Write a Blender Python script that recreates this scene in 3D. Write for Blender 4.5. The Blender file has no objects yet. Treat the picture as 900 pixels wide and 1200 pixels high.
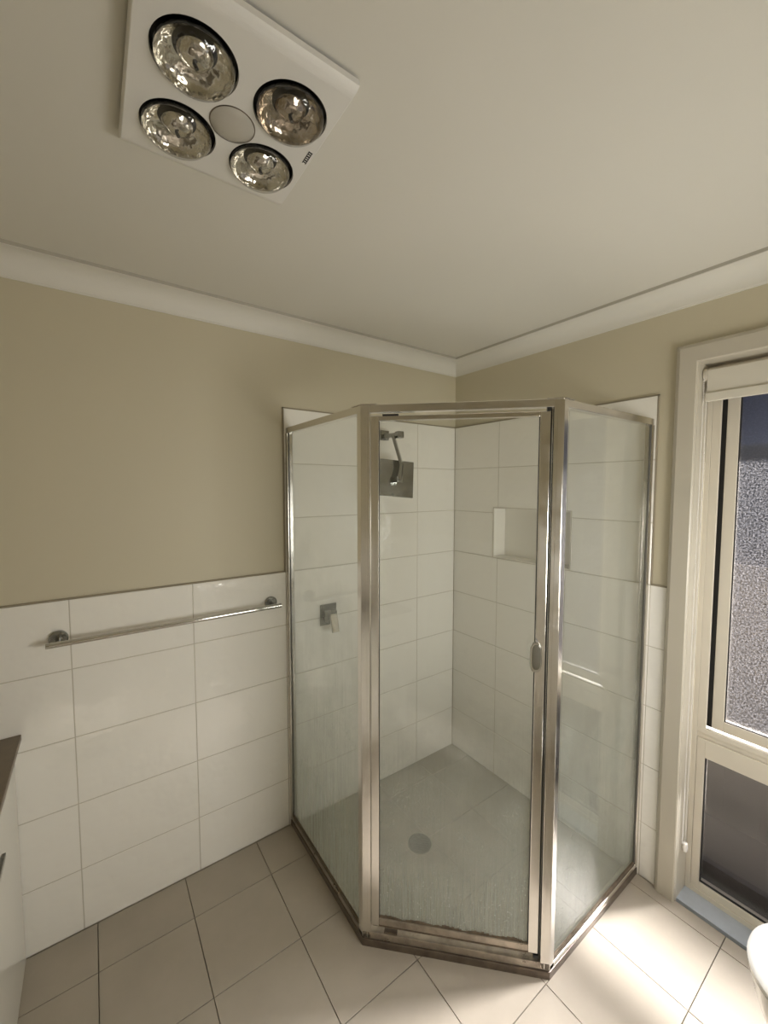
import bpy, bmesh, math, random
from mathutils import Vector, Matrix

random.seed(4)
SC = bpy.context.scene
COL = SC.collection

# ------------------------------------------------------------------ camera
CAM = Vector((-1.80908, -1.78044, 1.62431))
YAW, PITCH, FPX = 0.62193, -0.06124, 476.846
fw = Vector((math.sin(YAW) * math.cos(PITCH), math.cos(YAW) * math.cos(PITCH), math.sin(PITCH)))
rt = Vector((math.cos(YAW), -math.sin(YAW), 0))
up = rt.cross(fw)
cam_data = bpy.data.cameras.new('camera')
cam_data.sensor_fit = 'VERTICAL'
cam_data.sensor_height = 24.0
cam_data.sensor_width = 18.0
cam_data.lens = FPX / 1200.0 * 24.0
cam_data.clip_start = 0.02
cam = bpy.data.objects.new('camera', cam_data)
COL.objects.link(cam)
M = Matrix((rt, up, -fw)).transposed().to_4x4()
M.translation = CAM
cam.matrix_world = M
SC.camera = cam

# ------------------------------------------------------------------ world, sun, exposure
SUN_EL = math.radians(42)
SUN_AZ = math.atan2(0.45, 1.0)          # light travels towards (-1, +0.45)
sun_dir = Vector((-math.cos(SUN_EL) * math.cos(SUN_AZ), math.cos(SUN_EL) * math.sin(SUN_AZ), -math.sin(SUN_EL)))
world = bpy.data.worlds.new('daylight')
SC.world = world
world.use_nodes = True
wn = world.node_tree
wn.nodes.clear()
wo = wn.nodes.new('ShaderNodeOutputWorld')
wb = wn.nodes.new('ShaderNodeBackground')
ws = wn.nodes.new('ShaderNodeTexSky')
ws.sky_type = 'HOSEK_WILKIE'
ws.sun_direction = -sun_dir
ws.turbidity = 3.0
wb.inputs['Strength'].default_value = 3.0
wn.links.new(ws.outputs['Color'], wb.inputs['Color'])
wn.links.new(wb.outputs['Background'], wo.inputs['Surface'])

sun_data = bpy.data.lights.new('sun', 'SUN')
sun_data.energy = 31.0
sun_data.color = (1.0, 0.99, 0.985)
sun_data.angle = math.radians(10)
sun = bpy.data.objects.new('sun', sun_data)
COL.objects.link(sun)
sun.location = (3, -3, 4)
sun.rotation_euler = (-sun_dir).to_track_quat('Z', 'Y').to_euler()

# added fill light in an opening cut in the unseen rear wall
rear_light = bpy.data.lights.new('rear_fill', 'AREA')
rear_light.shape = 'RECTANGLE'
rear_light.size = 0.83
rear_light.size_y = 0.52
rear_light.energy = 16.8
rear_light.color = (1.0, 0.97, 0.91)
rl = bpy.data.objects.new('rear_fill', rear_light)
COL.objects.link(rl)
rl.location = (-0.625, -2.29, 1.23)
rl.rotation_euler = (math.radians(90), 0, 0)

SC.view_settings.view_transform = 'Standard'
SC.view_settings.look = 'None'
SC.view_settings.gamma = 1.0
SC.view_settings.use_curve_mapping = False
SC.view_settings.exposure = 0.0
SC.cycles.use_denoising = True
SC.cycles.max_bounces = 16
SC.cycles.diffuse_bounces = 10
SC.cycles.glossy_bounces = 6
SC.cycles.transparent_max_bounces = 24
SC.cycles.sample_clamp_indirect = 8.0

# ------------------------------------------------------------------ materials
MATS = {}


class NT:
    """small helper round a material node tree"""
    def __init__(self, name):
        self.m = bpy.data.materials.new(name)
        self.m.use_nodes = True
        self.t = self.m.node_tree
        self.t.nodes.clear()
        self.out = self.n('ShaderNodeOutputMaterial')
        MATS[name] = self.m

    def n(self, kind, **kw):
        nd = self.t.nodes.new(kind)
        for k, v in kw.items():
            if k in nd.inputs:
                nd.inputs[k].default_value = v
            else:
                setattr(nd, k, v)
        return nd

    def l(self, a, b):
        self.t.links.new(a, b)

    def surf(self, sock):
        self.l(sock, self.out.inputs['Surface'])

    def pos(self, scale=(1, 1, 1)):
        g = self.n('ShaderNodeNewGeometry')
        mp = self.n('ShaderNodeMapping')
        mp.inputs['Scale'].default_value = scale
        self.l(g.outputs['Position'], mp.inputs['Vector'])
        return mp.outputs['Vector']

    def noise(self, vec, scale, detail=3.0, rough=0.5):
        nz = self.n('ShaderNodeTexNoise')
        nz.inputs['Scale'].default_value = scale
        nz.inputs['Detail'].default_value = detail
        nz.inputs['Roughness'].default_value = rough
        self.l(vec, nz.inputs['Vector'])
        return nz.outputs['Fac']

    def ramp(self, fac, stops):
        r = self.n('ShaderNodeValToRGB')
        els = r.color_ramp.elements
        while len(els) < len(stops):
            els.new(0.5)
        for e, (p, c) in zip(els, stops):
            e.position = p
            e.color = c if len(c) == 4 else (*c, 1)
        self.l(fac, r.inputs['Fac'])
        return r.outputs['Color']

    def math(self, op, a, b=None, clamp=False):
        nd = self.n('ShaderNodeMath', operation=op)
        nd.use_clamp = clamp
        for i, v in enumerate((a, b)):
            if v is None:
                continue
            if isinstance(v, (int, float)):
                nd.inputs[i].default_value = v
            else:
                self.l(v, nd.inputs[i])
        return nd.outputs[0]

    def bump(self, h, strength, dist):
        b = self.n('ShaderNodeBump')
        b.inputs['Strength'].default_value = strength
        b.inputs['Distance'].default_value = dist
        self.l(h, b.inputs['Height'])
        return b.outputs['Normal']


def principled(name, color, rough=0.5, metal=0.0, spec=0.5, coat=0.0, mottle=0.0, mscale=6.0,
               bump=None, color2=None, rvar=0.0):
    t = NT(name)
    p = t.n('ShaderNodeBsdfPrincipled')
    p.inputs['Base Color'].default_value = (*color, 1)
    p.inputs['Roughness'].default_value = rough
    p.inputs['Metallic'].default_value = metal
    p.inputs['Specular IOR Level'].default_value = spec
    p.inputs['Coat Weight'].default_value = coat
    p.inputs['Coat Roughness'].default_value = 0.03
    vec = t.pos()
    if mottle or color2:
        c2 = color2 or tuple(max(0, c * (1 - mottle)) for c in color)
        col = t.ramp(t.noise(vec, mscale, 5, 0.6), [(0.35, color), (0.68, c2)])
        t.l(col, p.inputs['Base Color'])
    if rvar:
        rr = t.n('ShaderNodeMapRange')
        t.l(t.noise(vec, 14, 4, 0.6), rr.inputs['Value'])
        rr.inputs['From Min'].default_value = 0.3
        rr.inputs['From Max'].default_value = 0.7
        rr.inputs['To Min'].default_value = max(0.0, rough - rvar)
        rr.inputs['To Max'].default_value = rough + rvar
        t.l(rr.outputs['Result'], p.inputs['Roughness'])
    if bump:
        sc, st, di = bump
        nrm = t.bump(t.noise(vec, sc, 2, 0.45), st, di)
        t.l(nrm, p.inputs['Normal'])
        t.l(nrm, p.inputs['Coat Normal'])
    t.surf(p.outputs['BSDF'])
    return t.m


principled('ceiling_paint', (0.72, 0.70, 0.635), 0.75, bump=(60, 0.05, 0.002))
principled('wall_paint', (0.585, 0.535, 0.40), 0.55, bump=(90, 0.06, 0.002))
principled('cornice_paint', (0.755, 0.735, 0.675), 0.6)
principled('cornice_dark', (0.46, 0.435, 0.37), 0.8)
principled('trim_paint', (0.53, 0.49, 0.405), 0.35)
principled('sill_sky_tint', (0.50, 0.545, 0.60), 0.4, mottle=0.15, mscale=12)  # the sky's blue cast is mixed into the sill colour
principled('white_tile', (0.90, 0.875, 0.815), 0.12, spec=0.5, coat=1.0, bump=(12.0, 0.5, 0.012))
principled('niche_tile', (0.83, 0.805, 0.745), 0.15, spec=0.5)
principled('edge_dark', (0.30, 0.26, 0.19), 0.8)
principled('wall_grout', (0.56, 0.52, 0.44), 0.8)
principled('floor_tile', (0.44, 0.39, 0.318), 0.42, mottle=0.10, mscale=5.0, bump=(40, 0.05, 0.002))
principled('shower_floor_tile', (0.40, 0.365, 0.30), 0.45, mottle=0.14, mscale=7.0)
principled('floor_grout', (0.34, 0.29, 0.225), 0.85)
principled('aluminium', (0.80, 0.775, 0.735), 0.20, metal=1.0, rvar=0.06)
principled('weathered_aluminium', (0.50, 0.44, 0.37), 0.36, metal=0.85, mottle=0.45, mscale=16, rvar=0.12)
principled('sill_base', (0.20, 0.16, 0.125), 0.35, metal=0.6, mottle=0.4, mscale=18)
principled('seal_rubber', (0.015, 0.014, 0.013), 0.6)
principled('channel_gasket', (0.10, 0.095, 0.08), 0.6)
principled('grime', (0.16, 0.12, 0.08), 0.8, mottle=0.5, mscale=40)
principled('chrome', (0.66, 0.65, 0.62), 0.09, metal=1.0)
principled('dark_chrome', (0.36, 0.36, 0.34), 0.22, metal=1.0, rvar=0.08)
principled('black_plastic', (0.006, 0.006, 0.006), 0.45)
principled('heater_panel', (0.78, 0.765, 0.73), 0.45)
principled('light_lens', (0.50, 0.475, 0.42), 0.2, coat=0.4)
principled('lamp_reflector', (0.74, 0.72, 0.67), 0.13, metal=1.0, bump=(38, 0.5, 0.01))
principled('lamp_reflector_tinted', (0.50, 0.44, 0.37), 0.13, metal=1.0, bump=(38, 0.5, 0.01))
principled('vanity_white', (0.80, 0.785, 0.72), 0.22, coat=0.2)
principled('benchtop', (0.20, 0.155, 0.105), 0.4, mottle=0.15, mscale=20)
principled('window_aluminium', (0.66, 0.61, 0.515), 0.38)
principled('blind_fabric', (0.66, 0.625, 0.54), 0.8)
principled('clear_chain', (0.85, 0.83, 0.80), 0.15, coat=0.5)
principled('porcelain', (0.86, 0.85, 0.82), 0.08, coat=0.6)
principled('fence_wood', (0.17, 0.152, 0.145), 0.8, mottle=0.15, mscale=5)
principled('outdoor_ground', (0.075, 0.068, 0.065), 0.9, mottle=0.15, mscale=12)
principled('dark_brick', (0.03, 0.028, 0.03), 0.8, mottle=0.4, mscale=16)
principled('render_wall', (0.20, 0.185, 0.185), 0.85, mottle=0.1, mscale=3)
principled('blocker_blue', (0.34, 0.42, 0.66), 0.85)  # blue of the added board outside the glass
principled('drain_metal', (0.13, 0.125, 0.11), 0.4, metal=0.6)
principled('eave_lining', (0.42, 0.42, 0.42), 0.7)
principled('door_paint', (0.72, 0.69, 0.62), 0.4)


def schlick(t, f0, normal=None):
    """Fresnel weight that is the same from both sides of a thin pane"""
    g = t.n('ShaderNodeNewGeometry')
    d = t.n('ShaderNodeVectorMath', operation='DOT_PRODUCT')
    t.l(g.outputs['Incoming'], d.inputs[0])
    t.l(normal if normal is not None else g.outputs['Normal'], d.inputs[1])
    c = t.math('ABSOLUTE', d.outputs['Value'])
    k = t.math('POWER', t.math('SUBTRACT', 1.0, c, clamp=True), 5.0)
    return t.math('ADD', t.math('MULTIPLY', k, 1.0 - f0), f0, clamp=True)


def pane_material(name, tint, scum_colour, scum_base, scum_low, z_clear, z_full, scale=1.0):
    """clear shower glass with a film of soap scum, denser towards the splashed lower part"""
    t = NT(name)
    tr = t.n('ShaderNodeBsdfTransparent')
    tr.inputs['Color'].default_value = (*tint, 1)
    gl = t.n('ShaderNodeBsdfGlossy')
    gl.inputs['Roughness'].default_value = 0.015
    mx = t.n('ShaderNodeMixShader')
    t.l(schlick(t, 0.042), mx.inputs['Fac'])
    t.l(tr.outputs[0], mx.inputs[1])
    t.l(gl.outputs[0], mx.inputs[2])
    df = t.n('ShaderNodeBsdfDiffuse')
    df.inputs['Color'].default_value = (*scum_colour, 1)
    tl = t.n('ShaderNodeBsdfTranslucent')
    tl.inputs['Color'].default_value = (*scum_colour, 1)
    sm = t.n('ShaderNodeMixShader')
    sm.inputs['Fac'].default_value = 0.5
    t.l(df.outputs[0], sm.inputs[1])
    t.l(tl.outputs[0], sm.inputs[2])
    # streaks run down the pane
    streak = t.noise(t.pos((260, 260, 2.6)), 1.0, 3, 0.65)
    blot = t.noise(t.pos(), 4.0, 4, 0.6)
    drops = t.noise(t.pos(), 160.0, 1, 0.5)
    g = t.n('ShaderNodeNewGeometry')
    sx = t.n('ShaderNodeSeparateXYZ')
    t.l(g.outputs['Position'], sx.inputs[0])
    zz = t.math('ADD', sx.outputs['Z'], t.math('MULTIPLY', t.math('SUBTRACT', blot, 0.5), 0.8))
    mr = t.n('ShaderNodeMapRange')
    mr.interpolation_type = 'SMOOTHSTEP'
    t.l(zz, mr.inputs['Value'])
    mr.inputs['From Min'].default_value = z_clear
    mr.inputs['From Max'].default_value = z_full
    mr.inputs['To Min'].default_value = scum_base
    mr.inputs['To Max'].default_value = scum_low
    sfac = t.math('ADD', 0.50, t.math('MULTIPLY', t.math('SUBTRACT', streak, 0.25), 1.4))
    fac = t.math('MULTIPLY', mr.outputs['Result'], sfac)
    dd = t.math('MULTIPLY', t.math('GREATER_THAN', drops, 0.70), mr.outputs['Result'])
    fac = t.math('MULTIPLY', t.math('ADD', fac, t.math('MULTIPLY', dd, 0.7)), scale, clamp=True)
    m2 = t.n('ShaderNodeMixShader')
    t.l(fac, m2.inputs['Fac'])
    t.l(mx.outputs[0], m2.inputs[1])
    t.l(sm.outputs[0], m2.inputs[2])
    t.surf(m2.outputs[0])
    return t.m


pane_material('shower_glass', (0.978, 0.988, 0.980), (0.60, 0.635, 0.575), 0.025, 0.40, 1.50, 0.12)
pane_material('right_glass', (0.978, 0.988, 0.980), (0.60, 0.635, 0.575), 0.015, 0.32, 1.05, 0.10)
pane_material('door_glass', (0.982, 0.988, 0.982), (0.58, 0.61, 0.56), 0.010, 0.42, 1.00, 0.10)


def window_glass(name, trans, haze, haze_rough, haze_col, speck, nscale, lo, hi, bumpd, strength=1.0):
    """patterned obscure glass: lets part of the sun straight through, spreads the rest in a wide forward lobe"""
    t = NT(name)
    nz = t.noise(t.pos((1, 1, 1)), nscale, 2, 0.6)
    nrm = t.bump(nz, strength, bumpd)
    tr = t.n('ShaderNodeBsdfTransparent')
    tr.inputs['Color'].default_value = (*trans, 1)
    rf = t.n('ShaderNodeBsdfRefraction')
    rf.inputs['Color'].default_value = (*haze_col, 1)
    rf.inputs['Roughness'].default_value = haze_rough
    rf.inputs['IOR'].default_value = 1.35
    t.l(nrm, rf.inputs['Normal'])
    tl = t.n('ShaderNodeBsdfTranslucent')
    tl.inputs['Color'].default_value = (*haze_col, 1)
    t.l(nrm, tl.inputs['Normal'])
    gl = t.n('ShaderNodeBsdfGlossy')
    gl.inputs['Roughness'].default_value = 0.12
    t.l(nrm, gl.inputs['Normal'])
    mr = t.n('ShaderNodeMapRange')
    t.l(nz, mr.inputs['Value'])
    mr.inputs['From Min'].default_value = lo
    mr.inputs['From Max'].default_value = hi
    mr.inputs['To Min'].default_value = 0.0
    mr.inputs['To Max'].default_value = speck
    m0 = t.n('ShaderNodeMixShader')
    m0.inputs['Fac'].default_value = haze
    t.l(tr.outputs[0], m0.inputs[1])
    t.l(rf.outputs[0], m0.inputs[2])
    m1 = t.n('ShaderNodeMixShader')
    t.l(mr.outputs['Result'], m1.inputs['Fac'])
    t.l(m0.outputs[0], m1.inputs[1])
    t.l(tl.outputs[0], m1.inputs[2])
    m2 = t.n('ShaderNodeMixShader')
    t.l(schlick(t, 0.03), m2.inputs['Fac'])
    t.l(m1.outputs[0], m2.inputs[1])
    t.l(gl.outputs[0], m2.inputs[2])
    t.surf(m2.outputs[0])
    return t.m


window_glass('obscure_glass', (0.93, 0.92, 0.93), 0.48, 0.62, (0.58, 0.565, 0.575), 0.13, 170.0, 0.44, 0.66, 0.0016)
window_glass('lower_glass', (0.95, 0.94, 0.94), 0.16, 0.30, (0.93, 0.91, 0.90), 0.10, 110.0, 0.72, 0.80, 0.0003, 0.3)


def lamp_glass():
    t = NT('lamp_glass')
    nrm = t.bump(t.noise(t.pos(), 45, 2, 0.5), 0.6, 0.01)
    tr = t.n('ShaderNodeBsdfTransparent')
    tr.inputs['Color'].default_value = (0.90, 0.89, 0.87, 1)
    gl = t.n('ShaderNodeBsdfGlossy')
    gl.inputs['Roughness'].default_value = 0.03
    t.l(nrm, gl.inputs['Normal'])
    mx = t.n('ShaderNodeMixShader')
    t.l(t.math('ADD', schlick(t, 0.06), 0.04, clamp=True), mx.inputs['Fac'])
    t.l(tr.outputs[0], mx.inputs[1])
    t.l(gl.outputs[0], mx.inputs[2])
    t.surf(mx.outputs[0])


lamp_glass()


# ------------------------------------------------------------------ mesh helpers
def box(bm, x0, x1, y0, y1, z0, z1):
    v = [bm.verts.new((x, y, z)) for x in (x0, x1) for y in (y0, y1) for z in (z0, z1)]
    for f in ((0, 1, 3, 2), (4, 6, 7, 5), (0, 4, 5, 1), (2, 3, 7, 6), (0, 2, 6, 4), (1, 5, 7, 3)):
        bm.faces.new([v[i] for i in f])


def prism(bm, poly, z0, z1):
    """poly: xy list; a vertical prism"""
    a = [bm.verts.new((x, y, z0)) for x, y in poly]
    b = [bm.verts.new((x, y, z1)) for x, y in poly]
    n = len(poly)
    for i in range(n):
        bm.faces.new((a[i], a[(i + 1) % n], b[(i + 1) % n], b[i]))
    bm.faces.new(a[::-1])
    bm.faces.new(b)


def sweep(bm, prof, origin, u, v, d0, d1, w):
    """extrude a 2-D profile (a,b) -> origin + a*u + b*v along w from d0 to d1;
    d0/d1 may be functions of (a,b) so that ends can be mitred"""
    f0 = d0 if callable(d0) else (lambda a, b: d0)
    f1 = d1 if callable(d1) else (lambda a, b: d1)
    o, u, v, w = Vector(origin), Vector(u), Vector(v), Vector(w)
    A = [bm.verts.new(o + a * u + b * v + f0(a, b) * w) for a, b in prof]
    B = [bm.verts.new(o + a * u + b * v + f1(a, b) * w) for a, b in prof]
    n = len(prof)
    for i in range(n):
        bm.faces.new((A[i], A[(i + 1) % n], B[(i + 1) % n], B[i]))
    bm.faces.new(A[::-1])
    bm.faces.new(B)


def bar(bm, p0, p1, wa, wb, ref=(0, 0, 1)):
    """rectangular bar between two points, wa wide across ref x axis, wb along ref"""
    p0, p1 = Vector(p0), Vector(p1)
    w = (p1 - p0).normalized()
    r = Vector(ref)
    u = w.cross(r).normalized()
    v = u.cross(w).normalized()
    sweep(bm, [(-wa / 2, -wb / 2), (wa / 2, -wb / 2), (wa / 2, wb / 2), (-wa / 2, wb / 2)],
          p0, u, v, 0, (p1 - p0).length, w)


def tube(bm, pts, r, seg=16, caps=True):
    pts = [Vector(p) for p in pts]
    rings = []
    for i, p in enumerate(pts):
        d = (pts[min(i + 1, len(pts) - 1)] - pts[max(i - 1, 0)]).normalized()
        ref = Vector((0, 0, 1)) if abs(d.z) < 0.9 else Vector((1, 0, 0))
        u = d.cross(ref).normalized()
        v = u.cross(d).normalized()
        rr = r[i] if isinstance(r, (list, tuple)) else r
        rings.append([bm.verts.new(p + rr * (math.cos(2 * math.pi * k / seg) * u + math.sin(2 * math.pi * k / seg) * v))
                      for k in range(seg)])
    for a, b in zip(rings, rings[1:]):
        for k in range(seg):
            bm.faces.new((a[k], a[(k + 1) % seg], b[(k + 1) % seg], b[k]))
    if caps:
        bm.faces.new(rings[0][::-1])
        bm.faces.new(rings[-1])


def lathe(bm, prof, centre, axis=(0, 0, 1), seg=40):
    """prof: (radius, height along axis)"""
    c, w = Vector(centre), Vector(axis).normalized()
    ref = Vector((1, 0, 0)) if abs(w.x) < 0.9 else Vector((0, 1, 0))
    u = w.cross(ref).normalized()
    v = w.cross(u)
    rings = []
    for r, h in prof:
        if r < 1e-6:
            rings.append([bm.verts.new(c + h * w)])
        else:
            rings.append([bm.verts.new(c + h * w + r * (math.cos(2 * math.pi * k / seg) * u + math.sin(2 * math.pi * k / seg) * v))
                          for k in range(seg)])
    for a, b in zip(rings, rings[1:]):
        for k in range(seg):
            k2 = (k + 1) % seg
            if len(a) == 1 and len(b) == 1:
                continue
            if len(a) == 1:
                bm.faces.new((a[0], b[k2], b[k]))
            elif len(b) == 1:
                bm.faces.new((a[k], a[k2], b[0]))
            else:
                bm.faces.new((a[k], a[k2], b[k2], b[k]))


def root_of(o):
    while o.parent:
        o = o.parent
    return o


def obj(name, bm, mat, parent=None, bevel=0.0, smooth=False, segs=2):
    """bm holds world coordinates"""
    bmesh.ops.recalc_face_normals(bm, faces=bm.faces[:])
    if bevel:
        bmesh.ops.bevel(bm, geom=[e for e in bm.edges if e.is_manifold and e.calc_face_angle(0) > 0.5],
                        offset=bevel, segments=segs, affect='EDGES', profile=0.5, clamp_overlap=True)
    base = Vector(root_of(parent).location) if parent else Vector((0, 0, 0))
    if base.length:
        bmesh.ops.translate(bm, verts=bm.verts[:], vec=-base)
    me = bpy.data.meshes.new(name)
    bm.to_mesh(me)
    bm.free()
    me.materials.append(MATS[mat])
    if smooth:
        for p in me.polygons:
            p.use_smooth = True
        me.set_sharp_from_angle(angle=math.radians(38))
    o = bpy.data.objects.new(name, me)
    COL.objects.link(o)
    if parent:
        o.parent = parent
    return o


def B(fn, *a, **k):
    bm = bmesh.new()
    fn(bm, *a, **k)
    return bm


def boxes(*bs):
    bm = bmesh.new()
    for b in bs:
        box(bm, *b)
    return bm


def thing(name, label, cat, loc, group=None):
    o = bpy.data.objects.new(name, None)
    o.empty_display_size = 0.05
    COL.objects.link(o)
    o.location = loc
    tag(o, label, cat, group)
    return o


def tag(o, label, cat, group=None, kind=None):
    o['label'] = label
    o['category'] = cat
    if group:
        o['group'] = group
    if kind:
        o['kind'] = kind
    return o


def structure(o, label=None, cat=None):
    o['kind'] = 'structure'
    if label:
        o['label'] = label
    if cat:
        o['category'] = cat
    return o


# ------------------------------------------------------------------ dimensions
ZC = 2.37                                   # ceiling
ROWS = [0.0] + [0.2317 + 0.25 * i for i in range(8)]   # tile course lines, 0 .. 1.9817
WAINS = ROWS[5]                             # 1.2317
XV, XW, YB = -2.05, -2.52, -2.22            # vanity front, side wall, rear wall
TH = 0.008                                  # tile thickness
WY0, WY1 = -1.224, -2.06                    # window opening
WZ = 2.076                                  # window head
NY0, NY1, NZ0, NZ1 = -0.302, -0.753, 1.234, 1.511   # niche

# ------------------------------------------------------------------ the shell
floor = structure(obj('floor', boxes((XW - 0.1, 0.0, YB - 0.7, 0.1, -0.06, -0.0125)), 'floor_grout'),
                  'beige porcelain tiled bathroom floor', 'floor')
ceiling = structure(obj('ceiling', boxes((XW - 0.1, 0.2, YB - 0.1, 0.12, ZC, ZC + 0.05)), 'ceiling_paint'),
                    'plain off-white plaster ceiling', 'ceiling')
wall_left = structure(obj('wall_left', boxes((XW - 0.1, 0.2, TH, 0.12, -0.06, ZC)), 'wall_paint'),
                      'beige painted wall with white tiles behind the towel rail', 'wall')
bmw = boxes((TH, 0.2, -1.2045, NY0, -0.06, NZ0), (TH, 0.2, NY0, TH, -0.06, ZC),
            (TH, 0.2, -1.2045, NY0, NZ1, ZC), (TH, 0.2, -1.2045, NY1, NZ0, NZ1), (0.1, 0.2, NY1, NY0, NZ0, NZ1),
            (TH, 0.2, WY1 - 0.0195, WY0 + 0.0195, WZ + 0.0195, ZC), (TH, 0.2, WY1 - 0.0195, WY0 + 0.0195, -0.06, -0.021), (TH, 0.2, YB - 0.1, WY1 - 0.0195, -0.06, ZC))
wall_right = structure(obj('wall_right', bmw, 'wall_paint'), 'beige painted wall holding the tall window', 'wall')
RX0, RX1, RZ0, RZ1 = -1.05, -0.20, 0.96, 1.50   # opening cut in the unseen rear wall for the added fill light
wall_back = structure(obj('wall_back', boxes((XW - 0.1, RX0, YB - 0.1, YB, -0.06, ZC), (RX1, 0.2, YB - 0.1, YB, -0.06, ZC),
                                            (RX0, RX1, YB - 0.1, YB, -0.06, RZ0), (RX0, RX1, YB - 0.1, YB, RZ1, ZC)), 'wall_paint'),
                      'beige painted wall behind the toilet', 'wall')
wall_side = structure(obj('wall_side', boxes((XW - 0.1, XW, YB, TH, -0.06, ZC)), 'wall_paint'),
                      'beige painted wall behind the vanity', 'wall')


# cove cornice: quarter hollow between wall and ceiling with a small step at both edges
def cove(n=12, s=0.082):
    pts = [(0, 0), (0, s), (0.004, s), (0.004, s - 0.005)]
    r = s - 0.012
    for i in range(n + 1):
        pts.append((0.006 + r * (1 - math.cos(0.5 * math.pi * i / n)),
                    0.012 + (r - 0.006) * (1 - math.sin(0.5 * math.pi * i / n))))
    pts += [(s - 0.001, 0.012), (s - 0.001, 0.010), (s - 0.007, 0.009), (s - 0.007, 0)]
    return pts


CV = cove()
defs = [('trim_1', (0, TH, ZC), (0, -1, 0), (-1, 0, 0), TH, -XW), ('trim_2', (TH, 0, ZC), (-1, 0, 0), (0, -1, 0), TH, -YB),
        ('trim_3', (0, YB, ZC), (0, 1, 0), (-1, 0, 0), 0, -XW), ('trim_4', (XW, 0, ZC), (1, 0, 0), (0, -1, 0), 0, -YB)]
names = ['white cove cornice above the towel rail wall', 'white cove cornice above the window wall',
         'white cove cornice above the rear wall', 'white cove cornice above the vanity wall']
for (nm, o0, u, w, d0, d1), lb in zip(defs, names):
    bm = bmesh.new()
    # mitred at the shower corner
    sweep(bm, CV, o0, u, (0, 0, -1), (lambda a, b, d=d0: -d + a) if nm in ('trim_1', 'trim_2') else 0, d1, w)
    tr_obj = structure(obj(nm, bm, 'cornice_paint', smooth=True), lb, 'cornice')
    bm = bmesh.new()                          # darker line where the cornice meets the ceiling
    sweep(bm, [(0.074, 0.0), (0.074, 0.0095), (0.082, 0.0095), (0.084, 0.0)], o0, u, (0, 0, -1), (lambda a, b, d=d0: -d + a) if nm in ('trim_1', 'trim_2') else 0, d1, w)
    obj('cornice_line', bm, 'cornice_dark', tr_obj)

# ------------------------------------------------------------------ tiles
TILE_MESH = {}


def tile_mesh(rects, thick, mat, ch=0.0012):
    """rects: list of (u0,u1,v0,v1) in tile plane, front at +w = 0, back at -thick"""
    key = (tuple(tuple(round(c, 4) for c in r) for r in rects), thick, mat)
    if key in TILE_MESH:
        return TILE_MESH[key]
    bm = bmesh.new()
    for u0, u1, v0, v1 in rects:
        c = ch if len(rects) == 1 else 0.0004
        back = [bm.verts.new(p) for p in ((u0, v0, -thick), (u1, v0, -thick), (u1, v1, -thick), (u0, v1, -thick))]
        mid = [bm.verts.new(p) for p in ((u0, v0, -c), (u1, v0, -c), (u1, v1, -c), (u0, v1, -c))]
        top = [bm.verts.new(p) for p in ((u0 + c, v0 + c, 0), (u1 - c, v0 + c, 0), (u1 - c, v1 - c, 0), (u0 + c, v1 - c, 0))]
        bm.faces.new(top)
        for i in range(4):
            j = (i + 1) % 4
            bm.faces.new((back[i], back[j], mid[j], mid[i]))
            bm.faces.new((mid[i], mid[j], top[j], top[i]))
    bmesh.ops.recalc_face_normals(bm, faces=bm.faces[:])
    me = bpy.data.meshes.new('tile')
    bm.to_mesh(me)
    bm.free()
    me.materials.append(MATS[mat])
    TILE_MESH[key] = me
    return me


def subtract(r, h):
    """rect r minus rect h -> list of rects"""
    u0, u1, v0, v1 = r
    a0, a1, b0, b1 = max(u0, h[0]), min(u1, h[1]), max(v0, h[2]), min(v1, h[3])
    if a0 >= a1 or b0 >= b1:
        return [r]
    out = []
    if v0 < b0: out.append((u0, u1, v0, b0))
    if b1 < v1: out.append((u0, u1, b1, v1))
    if u0 < a0: out.append((u0, a0, b0, b1))
    if a1 < u1: out.append((a1, u1, b0, b1))
    return [x for x in out if x[1] - x[0] > 0.004 and x[3] - x[2] > 0.004]


def lay(parent, ulines, vlines, mat, R, loc, thick, gap=0.003, hole=None, keep=None, jitter=0.0, name='tile'):
    for i in range(len(ulines) - 1):
        for j in range(len(vlines) - 1):
            u0, u1 = sorted((ulines[i], ulines[i + 1]))
            v0, v1 = sorted((vlines[j], vlines[j + 1]))
            if keep and not keep(0.5 * (u0 + u1), 0.5 * (v0 + v1)):
                continue
            r = (u0 + gap / 2, u1 - gap / 2, v0 + gap / 2, v1 - gap / 2)
            rects = subtract(r, hole) if hole else [r]
            if not rects:
                continue
            cu, cv = 0.5 * (u0 + u1), 0.5 * (v0 + v1)
            rel = [(a - cu, b - cu, c - cv, d - cv) for a, b, c, d in rects]
            o = bpy.data.objects.new(name, tile_mesh(rel, thick, mat))
            COL.objects.link(o)
            o.parent = parent
            # tiny lippage keeps the glaze from reading as one sheet
            o.matrix_local = Matrix.Translation(loc) @ R @ Matrix.Translation((cu, cv, random.uniform(-jitter, 0)))


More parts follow.
